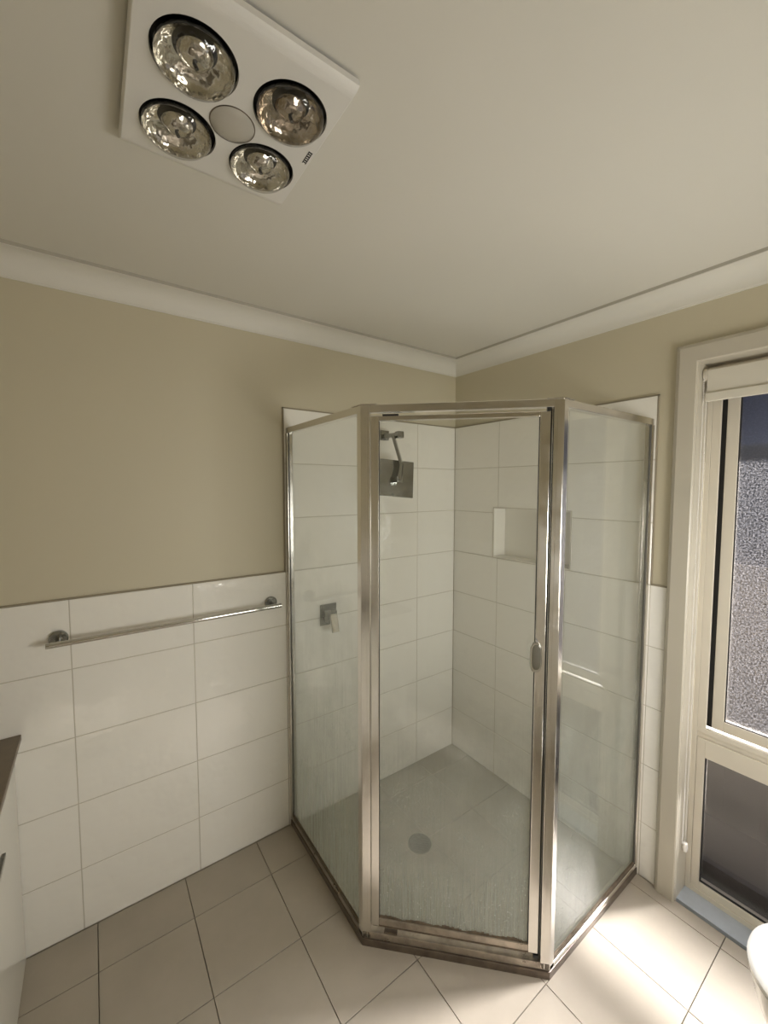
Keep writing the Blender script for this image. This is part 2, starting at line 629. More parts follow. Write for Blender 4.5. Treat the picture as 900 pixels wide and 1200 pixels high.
R_LEFT = Matrix(((1, 0, 0, 0), (0, 0, -1, 0), (0, 1, 0, 0), (0, 0, 0, 1)))     # u=x, v=z, w=-y
R_RIGHT = Matrix(((0, 0, -1, 0), (-1, 0, 0, 0), (0, 1, 0, 0), (0, 0, 0, 1)))   # u=-y, v=z, w=-x
TW = 0.3984
xl = [-1.0922 - TW * k for k in range(0, 4)] + [XW]
lay(wall_left, xl, ROWS[:6], 'white_tile', R_LEFT, (0, 0, 0), TH, jitter=0.0006)
lay(wall_left, [-1.0922, -1.0922 + TW, -1.0922 + 2 * TW, 0.0], [-0.012] + ROWS[1:], 'white_tile', R_LEFT, (0, 0, 0), TH, jitter=0.0006)
HOLE = (-NY0, -NY1, NZ0, NZ1)
lay(wall_right, [0.0, 0.330, 0.330 + TW, 1.0922], [-0.012] + ROWS[1:], 'white_tile', R_RIGHT, (0, 0, 0), TH, hole=HOLE, jitter=0.0006)
lay(wall_right, [1.0922, 1.151], ROWS[:6], 'white_tile', R_RIGHT, (0, 0, 0), TH, jitter=0.0006)
lay(wall_right, [-WY1 + 0.072, YB * -1], ROWS[:6], 'white_tile', R_RIGHT, (0, 0, 0), TH)
R_BACK = Matrix(((-1, 0, 0, 0), (0, 0, 1, 0), (0, 1, 0, 0), (0, 0, 0, 1)))      # u=-x, v=z, w=+y
R_SIDE = Matrix(((0, 0, 1, 0), (1, 0, 0, 0), (0, 1, 0, 0), (0, 0, 0, 1)))       # u=y, v=z, w=+x
lay(wall_back, [0.0, 0.2, 0.6, 1.06], ROWS[:4], 'white_tile', R_BACK, (0, YB + TH, 0), TH)
lay(wall_back, [1.06, 1.43, 1.83, 2.23, -XW], ROWS[:6], 'white_tile', R_BACK, (0, YB + TH, 0), TH)
lay(wall_side, [YB + 0.01, -1.82, -1.42, -1.02, -0.62, -0.22, 0.0], ROWS[:6], 'white_tile', R_SIDE, (XW + TH, 0, 0), TH)
# grout bed a little behind the faces
obj('grout', boxes((XW, -1.0925, 0.0018, TH + 0.001, 0, WAINS - 0.002), (-1.0905, 0.0015, 0.0018, TH + 0.001, -0.012, ROWS[8] - 0.002)),
    'wall_grout', wall_left)
obj('grout', boxes((0.0018, TH + 0.001, -1.0905, NY0, -0.012, NZ0), (0.0018, TH + 0.001, NY0, 0.0, -0.012, ROWS[8] - 0.002),
                   (0.0018, TH + 0.001, -1.0905, NY0, NZ1, ROWS[8] - 0.002), (0.0018, TH + 0.001, -1.0905, NY1, NZ0, NZ1),
                   (0.0018, TH + 0.001, -1.152, -1.0905, 0, WAINS - 0.002)), 'wall_grout', wall_right)
# dark strip along the top and sides of the tiling
obj('edge_strip', boxes((XW, -1.0935, 0.0005, TH + 0.001, WAINS - 0.001, WAINS + 0.005), (-1.0965, -1.0915, 0.0005, TH + 0.001, WAINS, ROWS[8] + 0.004),
                        (-1.0965, 0.0, 0.0005, TH + 0.001, ROWS[8] - 0.001, ROWS[8] + 0.004)), 'edge_dark', wall_left)
obj('edge_strip', boxes((0.0005, TH + 0.001, -1.152, -1.0935, WAINS - 0.001, WAINS + 0.005), (0.0005, TH + 0.001, -1.0965, -1.0915, WAINS, ROWS[8] + 0.004),
                        (0.0005, TH + 0.001, -1.0965, 0.0, ROWS[8] - 0.001, ROWS[8] + 0.004)), 'edge_dark', wall_right)
# niche lining: five slabs
nd = 0.096
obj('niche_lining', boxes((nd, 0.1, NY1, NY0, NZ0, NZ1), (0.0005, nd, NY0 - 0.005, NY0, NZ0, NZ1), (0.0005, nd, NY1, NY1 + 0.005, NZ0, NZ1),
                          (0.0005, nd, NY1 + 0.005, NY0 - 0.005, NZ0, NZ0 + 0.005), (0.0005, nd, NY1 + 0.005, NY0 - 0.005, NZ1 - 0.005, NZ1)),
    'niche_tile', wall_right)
obj('niche_edge', boxes((-0.0012, 0.004, NY1 - 0.003, NY1, NZ0 - 0.003, NZ1 + 0.003), (-0.0012, 0.004, NY0, NY0 + 0.003, NZ0 - 0.003, NZ1 + 0.003),
                        (-0.0012, 0.004, NY1, NY0, NZ1, NZ1 + 0.003), (-0.0012, 0.004, NY1, NY0, NZ0 - 0.003, NZ0)), 'wall_grout', wall_right)

# floor tiles, 300 mm grid, cut to the pentagon of the shower
P = 0.29744
S1, S2 = -1.086, -0.640                       # shower plan: wall reach, corner set-back


def in_shower(x, y):
    return x > S1 and y > S1 and (x + y) > (S1 + S2)


def clip_poly(poly, f):
    out = []
    for i in range(len(poly)):
        a, b = poly[i], poly[(i + 1) % len(poly)]
        fa, fb = f(*a), f(*b)
        if fa >= 0:
            out.append(a)
        if (fa >= 0) != (fb >= 0):
            k = fa / (fa - fb)
            out.append((a[0] + k * (b[0] - a[0]), a[1] + k * (b[1] - a[1])))
    return out


def poly_tile(poly, z, thick, mat, parent, gap=0.0024, ch=0.0006):
    # shrink towards the middle by half a joint
    n = len(poly)
    if n < 3:
        return
    area = 0.5 * sum(poly[i][0] * poly[(i + 1) % n][1] - poly[(i + 1) % n][0] * poly[i][1] for i in range(n))
    if abs(area) < 0.00003:
        return
    if area < 0:
        poly = poly[::-1]
    cx = sum(p[0] for p in poly) / n
    cy = sum(p[1] for p in poly) / n

    def inset(d):
        res = []
        for i in range(n):
            p0, p1, p2 = poly[i - 1], poly[i], poly[(i + 1) % n]
            e1 = Vector((p1[0] - p0[0], p1[1] - p0[1])).normalized()
            e2 = Vector((p2[0] - p1[0], p2[1] - p1[1])).normalized()
            n1, n2 = Vector((-e1.y, e1.x)), Vector((-e2.y, e2.x))
            k = 1 + n1.dot(n2)
            b = (n1 + n2) / max(k, 0.3)
            res.append((p1[0] + b.x * d, p1[1] + b.y * d))
        return res
    o1, o2 = inset(gap / 2), inset(gap / 2 + ch)
    bm = bmesh.new()
    a = [bm.verts.new((x - cx, y - cy, -thick)) for x, y in o1]
    b = [bm.verts.new((x - cx, y - cy, -ch)) for x, y in o1]
    c = [bm.verts.new((x - cx, y - cy, 0)) for x, y in o2]
    bm.faces.new(c)
    for i in range(n):
        j = (i + 1) % n
        bm.faces.new((a[i], a[j], b[j], b[i]))
        bm.faces.new((b[i], b[j], c[j], c[i]))
    me = bpy.data.meshes.new('tile')
    bm.to_mesh(me)
    bm.free()
    me.materials.append(MATS[mat])
    o = bpy.data.objects.new('tile', me)
    COL.objects.link(o)
    o.parent = parent
    o.location = (cx, cy, z)


def dedupe(p):
    out = []
    for q in p:
        if not out or (abs(q[0] - out[-1][0]) + abs(q[1] - out[-1][1])) > 1e-4:
            out.append(q)
    if len(out) > 1 and (abs(out[0][0] - out[-1][0]) + abs(out[0][1] - out[-1][1])) < 1e-4:
        out.pop()
    return out


def cut_tile(pieces):
    """one floor tile cut round the shower, built from convex pieces without a seam"""
    bm = bmesh.new()
    for pc in pieces:
        if len(pc) < 3:
            continue
        ar = 0.5 * sum(pc[i][0] * pc[(i + 1) % len(pc)][1] - pc[(i + 1) % len(pc)][0] * pc[i][1] for i in range(len(pc)))
        if abs(ar) < 1e-7:
            continue
        prism(bm, pc if ar > 0 else pc[::-1], -0.0115, 0.0)
    if bm.faces:
        obj('tile', bm, 'floor_tile', floor)


gx = [0.0] + [-0.06375 - P * k for k in range(9)]
gx = [g for g in gx if g > XW] + [XW]
gy = [0.0] + [-0.19295 - P * k for k in range(8)]
gy = [g for g in gy if g > YB] + [YB]
for i in range(len(gx) - 1):
    for j in range(len(gy) - 1):
        x1, x0, y1, y0 = gx[i], gx[i + 1], gy[j], gy[j + 1]
        rect = [(x0, y0), (x1, y0), (x1, y1), (x0, y1)]
        hit = clip_poly(clip_poly(clip_poly(rect, lambda x, y: x - S1 - 1e-4), lambda x, y: y - S1 - 1e-4), lambda x, y: x + y - S1 - S2)
        if len(dedupe(hit)) < 3:
            poly_tile(rect, 0.0, 0.0115, 'floor_tile', floor)
        else:
            g = 0.0012
            inner = [(x0 + g, y0 + g), (x1 - g, y0 + g), (x1 - g, y1 - g), (x0 + g, y1 - g)]
            left = clip_poly(inner, lambda x, y: S1 - x)
            rest = clip_poly(inner, lambda x, y: x - S1)
            low = clip_poly(rest, lambda x, y: S1 - y)
            rest2 = clip_poly(rest, lambda x, y: y - S1)
            tri = clip_poly(rest2, lambda x, y: (S1 + S2) - x - y)
            cut_tile([dedupe(q) for q in (left, low, tri)])

# shower floor: its own tiles, slightly lower, cut along the pentagon, drain in the middle
sx = [0.0, -0.295, -0.592, -0.889, -1.08]
sy = [0.0, -0.139, -0.4365, -0.734, -1.0315, -1.08]
for i in range(len(sx) - 1):
    for j in range(len(sy) - 1):
        rect = [(sx[i + 1], sy[j + 1]), (sx[i], sy[j + 1]), (sx[i], sy[j]), (sx[i + 1], sy[j])]
        pc = dedupe(clip_poly(rect, lambda x, y: x + y - (S1 + S2) - 0.012))
        if len(pc) >= 3:
            poly_tile(pc, -0.008, 0.0045, 'shower_floor_tile', floor, gap=0.0018)

# ------------------------------------------------------------------ floor drain
dr = thing('floor_drain', 'round metal drain grate set in the shower floor', 'drain', (-0.645, -0.437, -0.008))
bm = bmesh.new()
lathe(bm, [(0.043, 0.0), (0.043, 0.003), (0.053, 0.003), (0.054, 0.0)], (-0.645, -0.437, -0.008))
obj('rim', bm, 'drain_metal', dr, smooth=True)
bm = bmesh.new()
lathe(bm, [(0, 0.0006), (0.043, 0.0006)], (-0.645, -0.437, -0.008))
obj('well', bm, 'black_plastic', dr)
for k in range(7):
    off = -0.036 + 0.012 * k
    hl = math.sqrt(max(0.0, 0.043 ** 2 - off ** 2))
    bm = bmesh.new()
    d = Vector((0.7071, -0.7071, 0))
    nn = Vector((0.7071, 0.7071, 0))
    c = Vector((-0.645, -0.437, -0.0062))
    bar(bm, c + nn * off - d * hl, c + nn * off + d * hl, 0.0075, 0.002)
    obj('grate_bar', bm, 'drain_metal', dr)

# ------------------------------------------------------------------ shower screen
screen = thing('shower_screen', 'framed corner shower screen with angled glass door and aluminium posts', 'shower screen', (-0.863, -0.863, 0))
A = Vector((S1, S2, 0))                     # left front corner
Bp = Vector((S2, S1, 0))                    # right front corner
d1 = (Bp - A).normalized()                  # along the door
nin = Vector((0.70711, 0.70711, 0))         # inwards
LEN = (Bp - A).length
MID = (A + Bp) / 2


def dp(s, n=0.0, z=0.0):
    """point on the door plane: s along the door from its middle, n inwards"""
    p = MID + d1 * s + nin * n
    return Vector((p.x, p.y, z))


def dbox(bm, s0, s1, n0, n1, z0, z1):
    prism(bm, [(dp(s0, n0).x, dp(s0, n0).y), (dp(s1, n0).x, dp(s1, n0).y), (dp(s1, n1).x, dp(s1, n1).y), (dp(s0, n1).x, dp(s0, n1).y)], z0, z1)


ZT = 1.892
# stained hob strip under the frame
t2 = math.tan(math.radians(22.5))


def pent_strip(bm, off0, off1, z0, z1, which):
    """strip of the pentagon outline between inward offsets off0 < off1"""
    def c1(o): return (S1 + o, S2 + o * t2)
    def c2(o): return (S2 + o * t2, S1 + o)
    if which == 'left':
        prism(bm, [(S1 + off0, -0.001), c1(off0), c1(off1), (S1 + off1, -0.001)], z0, z1)
    elif which == 'door':
        prism(bm, [c1(off0), c2(off0), c2(off1), c1(off1)], z0, z1)
    else:
        prism(bm, [c2(off0), (-0.001, S1 + off0), (-0.001, S1 + off1), c2(off1)], z0, z1)


for w in ('left', 'door', 'right'):
    obj('base_strip', B(pent_strip, 0.0, 0.034, -0.012, 0.026, w), 'sill_base', screen, bevel=0.002)
    bm = bmesh.new()
    pent_strip(bm, 0.004, 0.030, 0.026, 0.033, w)
    pent_strip(bm, 0.000, 0.030, 0.033, 0.057 if w == 'door' else 0.048, w)
    obj('bottom_rail', bm, 'weathered_aluminium' if w != 'right' else 'aluminium', screen, bevel=0.0015)
    bm = bmesh.new()
    pent_strip(bm, 0.001, 0.029, 1.867, ZT, w)
    obj('top_rail', bm, 'aluminium', screen, bevel=0.0015)
    if w != 'door':
        # a thin cover strip that oversails the corner
        bm = bmesh.new()
        if w == 'left':
            prism(bm, [(S1 - 0.003, S2 + 0.055), (S1 - 0.003, S2 - 0.002), (S1 + 0.035, S2 - 0.04), (S1 + 0.035, S2 + 0.055)], ZT, ZT + 0.0025)
        else:
            prism(bm, [(S2 + 0.055, S1 - 0.003), (S2 - 0.002, S1 - 0.003), (S2 - 0.04, S1 + 0.035), (S2 + 0.055, S1 + 0.035)], ZT, ZT + 0.0025)
        obj('corner_cap', bm, 'aluminium', screen)

# corner posts: folded profile following both faces
for sgn in (-1, 1):
    bm = bmesh.new()
    q = []
    corner = dp(sgn * LEN / 2)
    side = Vector((0, 1, 0)) if sgn < 0 else Vector((1, 0, 0))
    sin_in = Vector((1, 0, 0)) if sgn < 0 else Vector((0, 1, 0))
    along = d1 * (-sgn)
    wf = 0.030
    T = 0.026
    pts = [corner, corner + along * wf, corner + along * wf + nin * T,
           corner + nin * T + along * (T * t2), corner + side * 0.024 + sin_in * T, corner + side * 0.024]
    prism(bm, [(p.x, p.y) for p in pts], 0.033, ZT)
    obj('corner_post', bm, 'aluminium', screen, bevel=0.0018)
    # a shallow raised bead down the outer face
    bm = bmesh.new()
    s0 = sgn * (LEN / 2 - 0.019)
    dbox(bm, min(s0, s0 + sgn * 0.0025), max(s0, s0 + sgn * 0.0025), -0.0012, 0.002, 0.036, ZT - 0.03)
    obj('post_bead', bm, 'aluminium', screen)

# wall channels and fixed panes
obj('wall_channel', boxes((S1 - 0.001, S1 + 0.027, -0.020, -0.0008, 0.047, 1.868)), 'aluminium', screen, bevel=0.002)
obj('wall_channel', boxes((-0.020, -0.0008, S1 - 0.001, S1 + 0.027, 0.047, 1.868)), 'aluminium', screen, bevel=0.002)
obj('channel_seal', boxes((S1 + 0.006, S1 + 0.010, -0.023, -0.020, 0.055, 1.866)), 'channel_gasket', screen)
obj('channel_seal', boxes((-0.024, -0.020, S1 + 0.004, S1 + 0.010, 0.055, 1.866)), 'channel_gasket', screen)
pl = obj('fixed_pane', boxes((S1 + 0.011, S1 + 0.016, S2 + 0.020, -0.018, 0.047, 1.870)), 'shower_glass', screen)
pr = obj('fixed_pane', boxes((S2 + 0.020, -0.018, S1 + 0.011, S1 + 0.016, 0.047, 1.870)), 'right_glass', screen)
obj('bottom_seal', boxes((S1 + 0.005, S1 + 0.011, S2 + 0.026, -0.02, 0.047, 0.058)), 'grime', screen)
obj('bottom_seal', boxes((S2 + 0.026, -0.02, S1 + 0.005, S1 + 0.011, 0.047, 0.058)), 'grime', screen)

# the pivoting door
DS0, DS1 = -0.2835, 0.2775
door = obj('shower_door', B(dbox, DS0 + 0.02, DS1 - 0.02, 0.0105, 0.0155, 0.098, 1.850), 'door_glass', screen)
for s0, s1 in ((DS0, DS0 + 0.028), (DS1 - 0.031, DS1)):
    bm = bmesh.new()
    dbox(bm, s0, s1, 0.003, 0.023, 0.080, 1.857)
    obj('stile', bm, 'aluminium', door, bevel=0.0025)
obj('rail', B(dbox, DS0 + 0.028, DS1 - 0.031, 0.004, 0.022, 0.084, 0.108), 'weathered_aluminium', door, bevel=0.002)
obj('rail', B(dbox, DS0 + 0.028, DS1 - 0.031, 0.004, 0.022, 1.840, 1.856), 'aluminium', door, bevel=0.002)
obj('drip_seal', B(dbox, DS0 + 0.004, DS1 - 0.004, 0.008, 0.018, 0.074, 0.084), 'grime', door)
bm = bmesh.new()
n = 60
for k in range(n):                                       # ragged line of dirt along the bottom rail
    s0 = DS0 + 0.030 + (DS1 - DS0 - 0.062) * k / n
    s1 = DS0 + 0.030 + (DS1 - DS0 - 0.062) * (k + 1) / n
    dbox(bm, s0, s1, 0.0078, 0.0104, 0.106, 0.1115 + random.random() * 0.005 + 0.003 * math.sin(k * 0.5))
obj('dirt_line', bm, 'grime', door)
obj('edge_seal', B(dbox, DS1 - 0.0325, DS1 - 0.030, 0.006, 0.0104, 0.108, 1.84), 'seal_rubber', door)
obj('edge_seal', B(dbox, DS0 + 0.0270, DS0 + 0.0295, 0.006, 0.0104, 0.108, 1.84), 'seal_rubber', door)
obj('latch_strip', B(dbox, DS1 + 0.0015, DS1 + 0.0055, 0.010, 0.024, 0.06, 1.866), 'seal_rubber', screen)
obj('pivot_plate', B(dbox, DS0 + 0.040, DS0 + 0.092, 0.002, 0.018, 1.857, 1.8605), 'seal_rubber', screen)
obj('pivot_plate', B(dbox, DS0 + 0.046, DS0 + 0.092, 0.000, 0.016, 0.060, 0.066), 'sill_base', screen)
obj('latch_block', B(dbox, DS1 - 0.011, DS1 + 0.0005, 0.001, 0.014, 1.857, 1.867), 'black_plastic', screen)
obj('latch_block', B(dbox, DS1 - 0.014, DS1 + 0.001, 0.001, 0.014, 0.066, 0.078), 'black_plastic', screen)


# oval pull knob
def oval(bm, s, z, hw, hh, prof):
    rings = []
    N = 36
    for k_scale, nn_ in prof:
        ring = []
        for k in range(N):
            a = 2 * math.pi * k / N
            ca, sa = math.cos(a), math.sin(a)
            # stadium-ish superellipse
            e = 0.72
            px = math.copysign(abs(ca) ** e, ca) * hw * k_scale
            pz = math.copysign(abs(sa) ** e, sa) * (hh - hw + hw * k_scale)
            p = dp(s + px, nn_, z + pz)
            ring.append(bm.verts.new(p))
        rings.append(ring)
    for a, b in zip(rings, rings[1:]):
        for k in range(N):
            bm.faces.new((a[k], a[(k + 1) % N], b[(k + 1) % N], b[k]))
    bm.faces.new(rings[0])
    bm.faces.new(rings[-1])


handle = obj('handle', B(oval, 0.2445, 1.095, 0.0185, 0.048, [(0.55, 0.004), (0.62, -0.010), (0.98, -0.016), (1.0, -0.021), (0.88, -0.025)]), 'chrome', door, smooth=True)
obj('finger_dish', B(oval, 0.2455, 1.097, 0.0135, 0.040, [(1.0, -0.0248), (0.95, -0.0262), (0.6, -0.0268)]), 'dark_chrome', handle, smooth=True)

# ------------------------------------------------------------------ shower head
sh = thing('wall_shower', 'square chrome shower head on a folding arm behind the glass door', 'shower head', (-0.533, 0, 1.90))
obj('wall_plate', boxes((-0.560, -0.508, -0.012, -0.0005, 1.872, 1.924)), 'dark_chrome', sh, bevel=0.002)
obj('arm', B(bar, (-0.535, -0.010, 1.892), (-0.548, -0.150, 1.886), 0.030, 0.022), 'dark_chrome', sh, bevel=0.003)
obj('pivot_joint', boxes((-0.566, -0.532, -0.172, -0.138, 1.868, 1.902)), 'dark_chrome', sh, bevel=0.004)
bm = bmesh.new()
bar(bm, (-0.577, -0.140, 1.880), (-0.572, -0.205, 1.728), 0.034, 0.014, (0.6, -0.8, 0.0))
bar(bm, (-0.572, -0.203, 1.734), (-0.600, -0.226, 1.655), 0.030, 0.013, (0.6, -0.8, 0.0))
obj('drop_arm', bm, 'dark_chrome', sh, bevel=0.002)
obj('pivot_joint', boxes((-0.616, -0.582, -0.226, -0.176, 1.646, 1.678)), 'dark_chrome', sh, bevel=0.004)
bm = bmesh.new()
box(bm, -0.090, 0.090, -0.005, 0.005, -0.091, 0.091)
Mx = Matrix.Translation((-0.583, -0.176, 1.666)) @ Matrix.Rotation(math.radians(-8), 4, 'X') @ Matrix.Rotation(math.radians(-14), 4, 'Z') @ Matrix.Rotation(math.radians(7), 4, 'Y')
bmesh.ops.transform(bm, matrix=Mx, verts=bm.verts[:])
obj('rose_plate', bm, 'dark_chrome', sh, bevel=0.0015)

# ------------------------------------------------------------------ mixer tap in the shower
mx = thing('shower_mixer', 'square chrome shower mixer seen through the fixed glass panel', 'tap', (-0.878, 0, 0.99))
obj('cover_plate', boxes((-0.922, -0.832, -0.008, -0.0005, 0.942, 1.046)), 'dark_chrome', mx, bevel=0.002)
obj('body', boxes((-0.905, -0.850, -0.050, -0.008, 0.965, 1.022)), 'dark_chrome', mx, bevel=0.004)
obj('lever', B(bar, (-0.878, -0.060, 1.010), (-0.878, -0.082, 0.925), 0.040, 0.012, (0, 1, 0)), 'chrome', mx, bevel=0.003)

# ------------------------------------------------------------------ towel rail
tr_ = thing('towel_rail', 'chrome single towel rail fixed to the white tiles', 'towel rail', (-1.545, 0, 1.10))
obj('bar', B(tube, [(-1.952, -0.062, 1.098), (-1.142, -0.062, 1.098)], 0.0095, 20), 'chrome', tr_, smooth=True)
for xx in (-1.921, -1.168):
    bm = bmesh.new()
    lathe(bm, [(0, 0.013), (0.024, 0.013), (0.0275, 0.010), (0.0275, 0.0006)], (xx, 0, 1.102), (0, -1, 0), 36)
    fl = obj('wall_flange', bm, 'dark_chrome', tr_, smooth=True)
    obj('standoff', B(tube, [(xx, -0.012, 1.100), (xx, -0.060, 1.099)], 0.0075, 16), 'dark_chrome', fl, smooth=True)

# ------------------------------------------------------------------ ceiling heater
HX, HY, HZ = -1.5625, -0.9225, 2.3425
heater = thing('ceiling_heater', 'white ceiling heater panel with four bulbs and a round light', 'heater', (HX, HY, ZC))
HOLES = [(-1.641, -0.999), (-1.471, -1.000), (-1.643, -0.834), (-1.474, -0.835)]
HR = 0.0695


def panel_mesh():
    """face with four round holes: grid of cells, each hole filled by a ring to a square"""
    bm = bmesh.new()
    hx, hy = 0.176, 0.193
    fx, fy = 0.1715, 0.1690                   # flat face, the ends curve up to the ceiling

    rel = [(x - HX, y - HY) for x, y in HOLES]
    xs = sorted({-fx, fx} | {c[0] - 0.078 for c in rel[:2]} | {c[0] + 0.078 for c in rel[:2]})
    ys = sorted({-fy, fy} | {rel[0][1] - 0.078, rel[0][1] + 0.078, rel[2][1] - 0.078, rel[2][1] + 0.078})
    vmap = {}

    def V(x, y, z):
        k = (round(x, 4), round(y, 4), round(z, 4))
        if k not in vmap:
            vmap[k] = bm.verts.new((HX + x, HY + y, z))
        return vmap[k]
    sq = {}
    for (cx, cy) in ((rel[0][0], rel[0][1]), (rel[1][0], rel[0][1]), (rel[0][0], rel[2][1]), (rel[1][0], rel[2][1])):
        sq[(round(cx, 4), round(cy, 4))] = (cx, cy)
    for i in range(len(xs) - 1):
        for j in range(len(ys) - 1):
            x0, x1, y0, y1 = xs[i], xs[i + 1], ys[j], ys[j + 1]
            mx_, my_ = (x0 + x1) / 2, (y0 + y1) / 2
            inside = [c for c in sq.values() if abs(c[0] - mx_) < 0.01 and abs(c[1] - my_) < 0.01]
            if inside:
                cx, cy = inside[0]
                N = 48
                outer, inner, deep = [], [], []
                for k in range(N):
                    a = 2 * math.pi * k / N
                    ca, sa = math.cos(a), math.sin(a)
                    m = max(abs(ca), abs(sa))
                    ox = cx + (x1 - cx if ca > 0 else cx - x0) * ca / m
                    oy = cy + (y1 - cy if sa > 0 else cy - y0) * sa / m
                    outer.append(V(ox, oy, HZ))
                    inner.append(V(cx + HR * ca, cy + HR * sa, HZ))
                    deep.append(V(cx + HR * 0.985 * ca, cy + HR * 0.985 * sa, HZ + 0.006))
                for k in range(N):
                    k2 = (k + 1) % N
                    bm.faces.new((outer[k], outer[k2], inner[k2], inner[k]))
                    bm.faces.new((inner[k], inner[k2], deep[k2], deep[k]))
            else:
                bm.faces.new((V(x0, y0, HZ), V(x1, y0, HZ), V(x1, y1, HZ), V(x0, y1, HZ)))
    # rim
    prev = None
    steps = 6
    for s in range(steps + 1):
        t = s / steps
        w, h = fx + (hx - fx) * t, fy + (hy - fy) * t
        z = HZ + 0.010 * t * t
        ring = [(-w, -h), (w, -h), (w, h), (-w, h)]
        cur = [V(x, y, z) for x, y in ring]
        if prev:
            for k in range(4):
                bm.faces.new((prev[k], prev[(k + 1) % 4], cur[(k + 1) % 4], cur[k]))
        prev = cur
    top = [V(x, y, ZC - 0.006) for x, y in ((-hx + 0.001, -hy + 0.001), (hx - 0.001, -hy + 0.001), (hx - 0.001, hy - 0.001), (-hx + 0.001, hy - 0.001))]
    for k in range(4):
        bm.faces.new((prev[k], prev[(k + 1) % 4], top[(k + 1) % 4], top[k]))
    return bm


obj('panel', panel_mesh(), 'heater_panel', heater)
obj('shadow_gap_slab', boxes((HX - 0.170, HX + 0.170, HY - 0.187, HY + 0.187, ZC - 0.008, ZC - 0.0003)), 'black_plastic', heater)  # black slab standing in for the shade in the gap above the panel
for k, (x, y) in enumerate(HOLES):
    bm = bmesh.new()                                    # black recess
    lathe(bm, [(HR * 0.99, 0.004), (HR * 0.99, 0.026), (0, 0.026)], (x, y, HZ))
    hd = obj('lamp_recess', bm, 'black_plastic', heater, smooth=True)
    mat = 'lamp_reflector_tinted' if k == 1 else 'lamp_reflector'
    bm = bmesh.new()                                    # silvered bowl
    lathe(bm, [(0.0632, -0.007), (0.0625, -0.003), (0.057, 0.008), (0.047, 0.015), (0.034, 0.020), (0.018, 0.0235), (0, 0.0245)], (x, y, HZ))
    obj('reflector', bm, mat, hd, smooth=True)
    bm = bmesh.new()                                    # clear domed front
    prof = [(0.0, -0.031), (0.016, -0.0304), (0.032, -0.0280), (0.046, -0.0235), (0.056, -0.0165), (0.0628, -0.008), (0.0640, -0.002), (0.0620, 0.004)]
    lathe(bm, prof, (x, y, HZ), seg=48)
    obj('bulb_glass', bm, 'lamp_glass', hd, smooth=True)
    bm = bmesh.new()                                    # inner pearl bulb neck and filament post
    lathe(bm, [(0.0, -0.004), (0.012, -0.003), (0.024, 0.003), (0.029, 0.011), (0.024, 0.018), (0.0, 0.022)], (x, y, HZ), seg=32)
    obj('inner_bowl', bm, mat, hd, smooth=True)
    obj('filament', B(tube, [(x - 0.002, y, HZ - 0.004), (x + 0.002, y, HZ - 0.012)], 0.0035, 10), 'black_plastic', hd)
bm = bmesh.new()
lathe(bm, [(0.0, -0.010), (0.014, -0.0094), (0.027, -0.0072), (0.036, -0.004), (0.0412, -0.0008), (0.0415, 0.001)], (-1.556, -0.911, HZ), seg=48)
lens = obj('light_cover', bm, 'light_lens', heater, smooth=True)
bm = bmesh.new()
lathe(bm, [(0.0413, -0.0012), (0.0428, -0.0012), (0.0428, 0.001)], (-1.556, -0.911, HZ), seg=48)
obj('cover_ring', bm, 'grime', lens)
bm = bmesh.new()                                        # small dark maker's mark, six slanted characters
for k in range(6):
    yy = -0.941 + 0.0062 * k
    xx = -1.4005
    w = 0.0026 if k % 2 else 0.0032
    prism(bm, [(xx - 0.0045, yy), (xx + 0.0045, yy + 0.0012), (xx + 0.0045, yy + 0.0012 + w), (xx - 0.0045, yy + w)], HZ - 0.0006, HZ + 0.0004)
    prism(bm, [(xx - 0.0045, yy), (xx - 0.0030, yy), (xx - 0.0030, yy + 0.0055), (xx - 0.0045, yy + 0.0055)], HZ - 0.0006, HZ + 0.0004)
    prism(bm, [(xx + 0.0028, yy + 0.001), (xx + 0.0045, yy + 0.001), (xx + 0.0045, yy + 0.0062), (xx + 0.0028, yy + 0.0062)], HZ - 0.0006, HZ + 0.0004)
lg = obj('logo', bm, 'black_plastic', heater)
lg['label'] = 'small dark lettering'

# ------------------------------------------------------------------ vanity and benchtop
van = thing('vanity_cabinet', 'white gloss vanity cabinet standing on the floor at the left edge', 'cabinet', (XV - 0.22, -0.6, 0))
obj('carcass', boxes((XW + TH + 0.002, XV - 0.019, -1.62, -0.004, 0.0, 0.776)), 'vanity_white', van, bevel=0.001)
for k, (y0, y1) in enumerate(((-0.545, -0.043), (-1.08, -0.549), (-1.615, -1.084))):
    dv = obj('door', boxes((XV - 0.018, XV, y0, y1, 0.002, 0.772)), 'vanity_white', van, bevel=0.002)
    yh = y0 + 0.05 if k % 2 else y0 + 0.24
    bm = bmesh.new()
    bar(bm, (XV + 0.020, -0.385 if k == 0 else y0 + 0.10, 0.665), (XV + 0.020, -0.520 if k == 0 else y1 - 0.1, 0.665), 0.010, 0.012)
    for ye in ((-0.40, -0.505) if k == 0 else (y0 + 0.12, y1 - 0.12)):
        bar(bm, (XV + 0.001, ye, 0.665), (XV + 0.02, ye, 0.665), 0.010, 0.010)
    obj('handle', bm, 'dark_chrome', dv, bevel=0.0015)
obj('filler', boxes((XV - 0.018, XV - 0.001, -0.041, -0.002, 0.0, 0.776)), 'vanity_white', van)
bench = obj('benchtop', boxes((XW + TH + 0.002, -2.031, -1.64, -0.0015, 0.777, 0.797)), 'benchtop', bevel=0.002)
tag(bench, 'dark brown stone benchtop on the white vanity', 'benchtop')

# ------------------------------------------------------------------ window
win = structure(obj('window_1', boxes((0.012, 0.098, WY1, WY0, -0.02, 0.003)), 'sill_sky_tint'),
                'tall two-pane window with obscure glass and cream frame', 'window')
